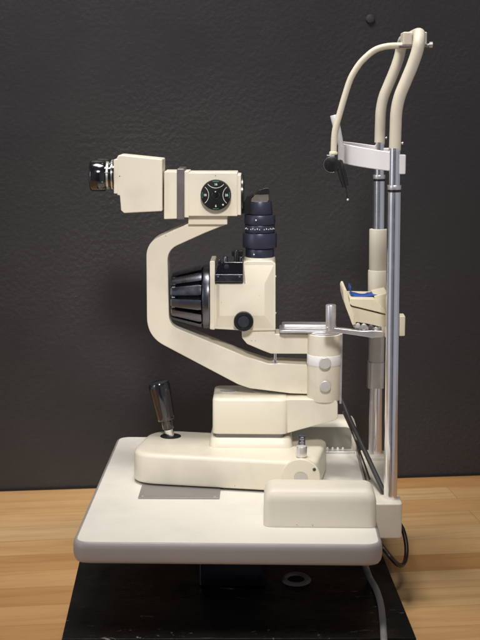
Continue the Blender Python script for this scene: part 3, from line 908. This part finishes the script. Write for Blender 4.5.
# eyepieces
for yy in (M - .031, M + .031):
    e0 = W(113.8, 175.6, M - .031)
    Rr = S(1, 2.02)
    def X(px_): return -(W(px_, 175, M - .031).x - e0.x)
    ep = lathe('eyepiece', (e0.x, yy, e0.z), (-1, 0, 0), [(-.002, Rr * 13), (X(111.5), Rr * 13), (X(111.3), Rr * 11.3), (X(109.6), Rr * 11.3), (X(109.4), Rr * 13.6), (X(107.2), Rr * 13.6), (X(107), Rr * 12.0), (X(106.2), Rr * 12.0), (X(106), Rr * 15.0), (X(105), Rr * 15.6), (X(93), Rr * 15.9), (X(91.4), Rr * 15.4), (X(90.6), Rr * 14.4), (X(90.2), Rr * 12), (X(92), Rr * 10), (X(93), .001)], BLACKG, ts, 64)
    lathe('eyepiece_ring', (e0.x, yy, e0.z), (-1, 0, 0), [(X(113.6), Rr * 14.2), (X(113.4), Rr * 14.8), (X(112.2), Rr * 14.8), (X(112), Rr * 14.2)], CHROME, ep, 64)
    lathe('diopter_ring', (e0.x, yy, e0.z), (-1, 0, 0), [(X(109.3), Rr * 13.7), (X(109.2), Rr * 14.0), (X(107.3), Rr * 14.0), (X(107.2), Rr * 13.7)], ALU, ep, 64)
    bm = bmesh.new()
    for (g_, pa_) in ((-.35, 104), (.25, 108.4), (.9, 103.8), (.6, 101.2), (-.9, 108.4)):
        rr_ = Rr * (15.85 if pa_ < 106 else 14.1)
        q = Vector((W(pa_, 175, M - .031).x, yy - rr_ * math.cos(g_), e0.z + rr_ * math.sin(g_)))
        slab(bm, q, .0014, .0007, .0008)
    finish('eyepiece_marks', bm, GREENM, ep)
# magnification knob
kc = W(215.8, 195.2, HY0 - .012)
KR = S(15.4, 2.0)
mk = lathe('magnification_knob', (kc.x, HY0 + .0005, kc.z), (0, -1, 0), [(0, KR * .93), (.002, KR * .96), (.003, KR), (.0100, KR), (.0115, KR * .965), (.0118, KR * .9), (.0118, .001)], BLACK, ts, 64)
fy = HY0 - .0114
lathe('knob_button', (kc.x, fy, kc.z), (0, -1, 0), [(0, KR * .30), (.0016, KR * .28), (.0030, KR * .22), (.0034, KR * .1), (.0034, .0002)], BLACKG, mk, 40)
for k, s in enumerate(('16', '25', '6', '10')):
    g_ = k * PI / 2
    d = Vector((math.sin(g_), 0, math.cos(g_)))
    # arc bowed toward the centre that frames each number
    c_ = Vector((kc.x, fy - .0001, kc.z)) + d * KR * 1.12
    base_a = math.atan2(-d.z, -d.x)
    P_ = []
    for j in range(13):
        aa = base_a + (-1 + 2 * j / 12) * R(52)
        P_.append(c_ + Vector((math.cos(aa), 0, math.sin(aa))) * KR * .66)
    if k != 2:
        tube('knob_line', P_, .00042, MARK, mk, 6)
    text_mesh('knob_number', s, .0048, Vector((kc.x, fy - .0002, kc.z)) + d * KR * .70, MARK, mk)
    P_ = [Vector((kc.x, fy - .0001, kc.z)) + Vector((math.sin(g_ + u_), 0, math.cos(g_ + u_))) * KR * .89 for u_ in (-.22, -.11, 0, .11, .22)]
    tube('knob_green_line', P_, .0004, GREENM, mk, 6)
p = Vector((kc.x, fy, kc.z)) + Vector((math.sin(R(143)), 0, math.cos(R(143)))) * KR * .78
lathe('knob_dot', p, (0, -1, 0), [(0, .0014), (.0005, .0012)], MARK, mk, 16)

# ------------------------------------------------------------------ cables
c = tube('black_cable', spline([W(337, 392, M + .03), W(343, 403, M + .02), W(350, 420, 2.06), (W(363, 447, 2.02)), W(375, 473, 1.97), W(385, 494, 1.925), W(388.5, 499, 1.925), W(390, 502, 1.932)], 10), lambda t: S(2.5, 2.0), RUBBER, None, 16)
tag(c, 'black cable hanging from the cream column down behind the near chrome post', 'cable')
c = tube('edge_gap_strand', spline([W(343, 412, M + .04), W(352, 432, 2.14), W(360, 452, 2.10), W(365.5, 467, 2.03), W(369.5, 479, 1.98)], 10), S(1.0, 2.0), BROWN, None, 12)  # dark strand added in place of the table edge gap
tag(c, 'thin dark strand standing for the gap along the right edge of the white table', 'cable')
c = tube('looped_cable', spline([W(372, 532, 1.86), W(382, 546, 1.86), W(390, 556.5, 1.85), W(397, 564, 1.85), W(402.5, 565, 1.86), W(406, 558, 1.88), W(406.3, 545, 1.90), W(403, 530, 1.92), W(397, 520, 1.93)], 10), S(2.4, 1.86), BROWN, None, 16)
tag(c, 'dark brown cable looping below the right corner of the white table', 'cable')
gp = [(352, 556), (362, 566), (369.5, 577), (376, 589), (380.5, 603), (382.5, 618), (383.5, 632), (384.5, 648), (385.5, 662)]
P_ = [W(gp[0][0], gp[0][1], TN + .09)] + [G(a_, b_, zb + S(3.6, 1.8) * 1.0) for a_, b_ in gp[2:]]
P_[0].z = -.04
P_.insert(1, (P_[0] + P_[1]) / 2 + Vector((0, .0, .012)))
last = G(385.5, 637, zb + .005)
c = tube('grey_cable', spline(P_, 10), S(3.4, 1.8), GCABLE, None, 18)
tag(c, 'grey cable trailing from under the white table over the black board', 'cable')

# ------------------------------------------------------------------ light
w = bpy.data.worlds.new('World'); scene.world = w; w.use_nodes = True
# unseen room, with bright and dark bands added to streak the chrome
nt = w.node_tree
bg = nt.nodes['Background']
tc = N(nt, 'ShaderNodeTexCoord'); sp = N(nt, 'ShaderNodeSeparateXYZ')
nt.links.new(tc.outputs['Generated'], sp.inputs[0])
mr = N(nt, 'ShaderNodeMapRange'); mr.inputs['From Min'].default_value = -1; mr.inputs['From Max'].default_value = 1
nt.links.new(sp.outputs['X'], mr.inputs['Value'])
def g_(v_): return (v_ * .93, v_ * .96, v_ * 1.06)
cr = ramp(nt, mr.outputs['Result'], [(0, g_(.3)), (.02, g_(1)), (.15, g_(1)), (.2, g_(.36)), (.42, g_(.34)), (.49, g_(.10)), (.57, g_(.10)), (.64, g_(.62)), (.95, g_(.72)), (1.0, g_(.5))])
zr = ramp(nt, sp.outputs['Z'], [(0.0, 1.0), (0.25, 1.0), (0.55, 0.22), (1.0, 0.16)])   # dimmed overhead to cut the fill on level surfaces
nt.links.new(mix(nt, 1.0, cr, zr, 'MULTIPLY'), bg.inputs['Color'])
bg.inputs['Strength'].default_value = 0.47
def lamp_at(o, loc, target):
    COL.objects.link(o); o.location = loc
    o.rotation_euler = (Vector(target) - Vector(loc)).to_track_quat('-Z', 'Y').to_euler()
def area(name, loc, target, sx_, sy_, power, col):
    l = bpy.data.lights.new(name, 'AREA'); l.shape = 'RECTANGLE'; l.size = sx_; l.size_y = sy_
    l.energy = power; l.color = col
    lamp_at(bpy.data.objects.new(name, l), loc, target)
def spot(name, loc, target, ang, power, col, rad):
    l = bpy.data.lights.new(name, 'SPOT'); l.spot_size = R(ang); l.spot_blend = 1; l.shadow_soft_size = rad
    l.energy = power; l.color = col
    lamp_at(bpy.data.objects.new(name, l), loc, target)
area('ceiling_lamp', (-.20, 1.82, 1.9), (-.05, 2.05, .1), .7, .4, 26, (1, .955, .89))
spot('vignette_spot', (.05, -.5, 2.1), (-.08, 2.05, .28), 20, 310, (1, .95, .90), .25)  # added spot whose soft falloff imitates a vignette
area('left_fill', (-2.4, .4, 1.0), (0, 2.0, .2), .5, 1.3, 9, (.86, .90, 1.0))  # added fill from the left for front faces and chrome

scene.render.engine = 'CYCLES'
scene.view_settings.view_transform = 'Standard'
scene.view_settings.look = 'None'
scene.view_settings.exposure = 0
scene.view_settings.gamma = 1
scene.render.resolution_x = 768
scene.render.resolution_y = 1024
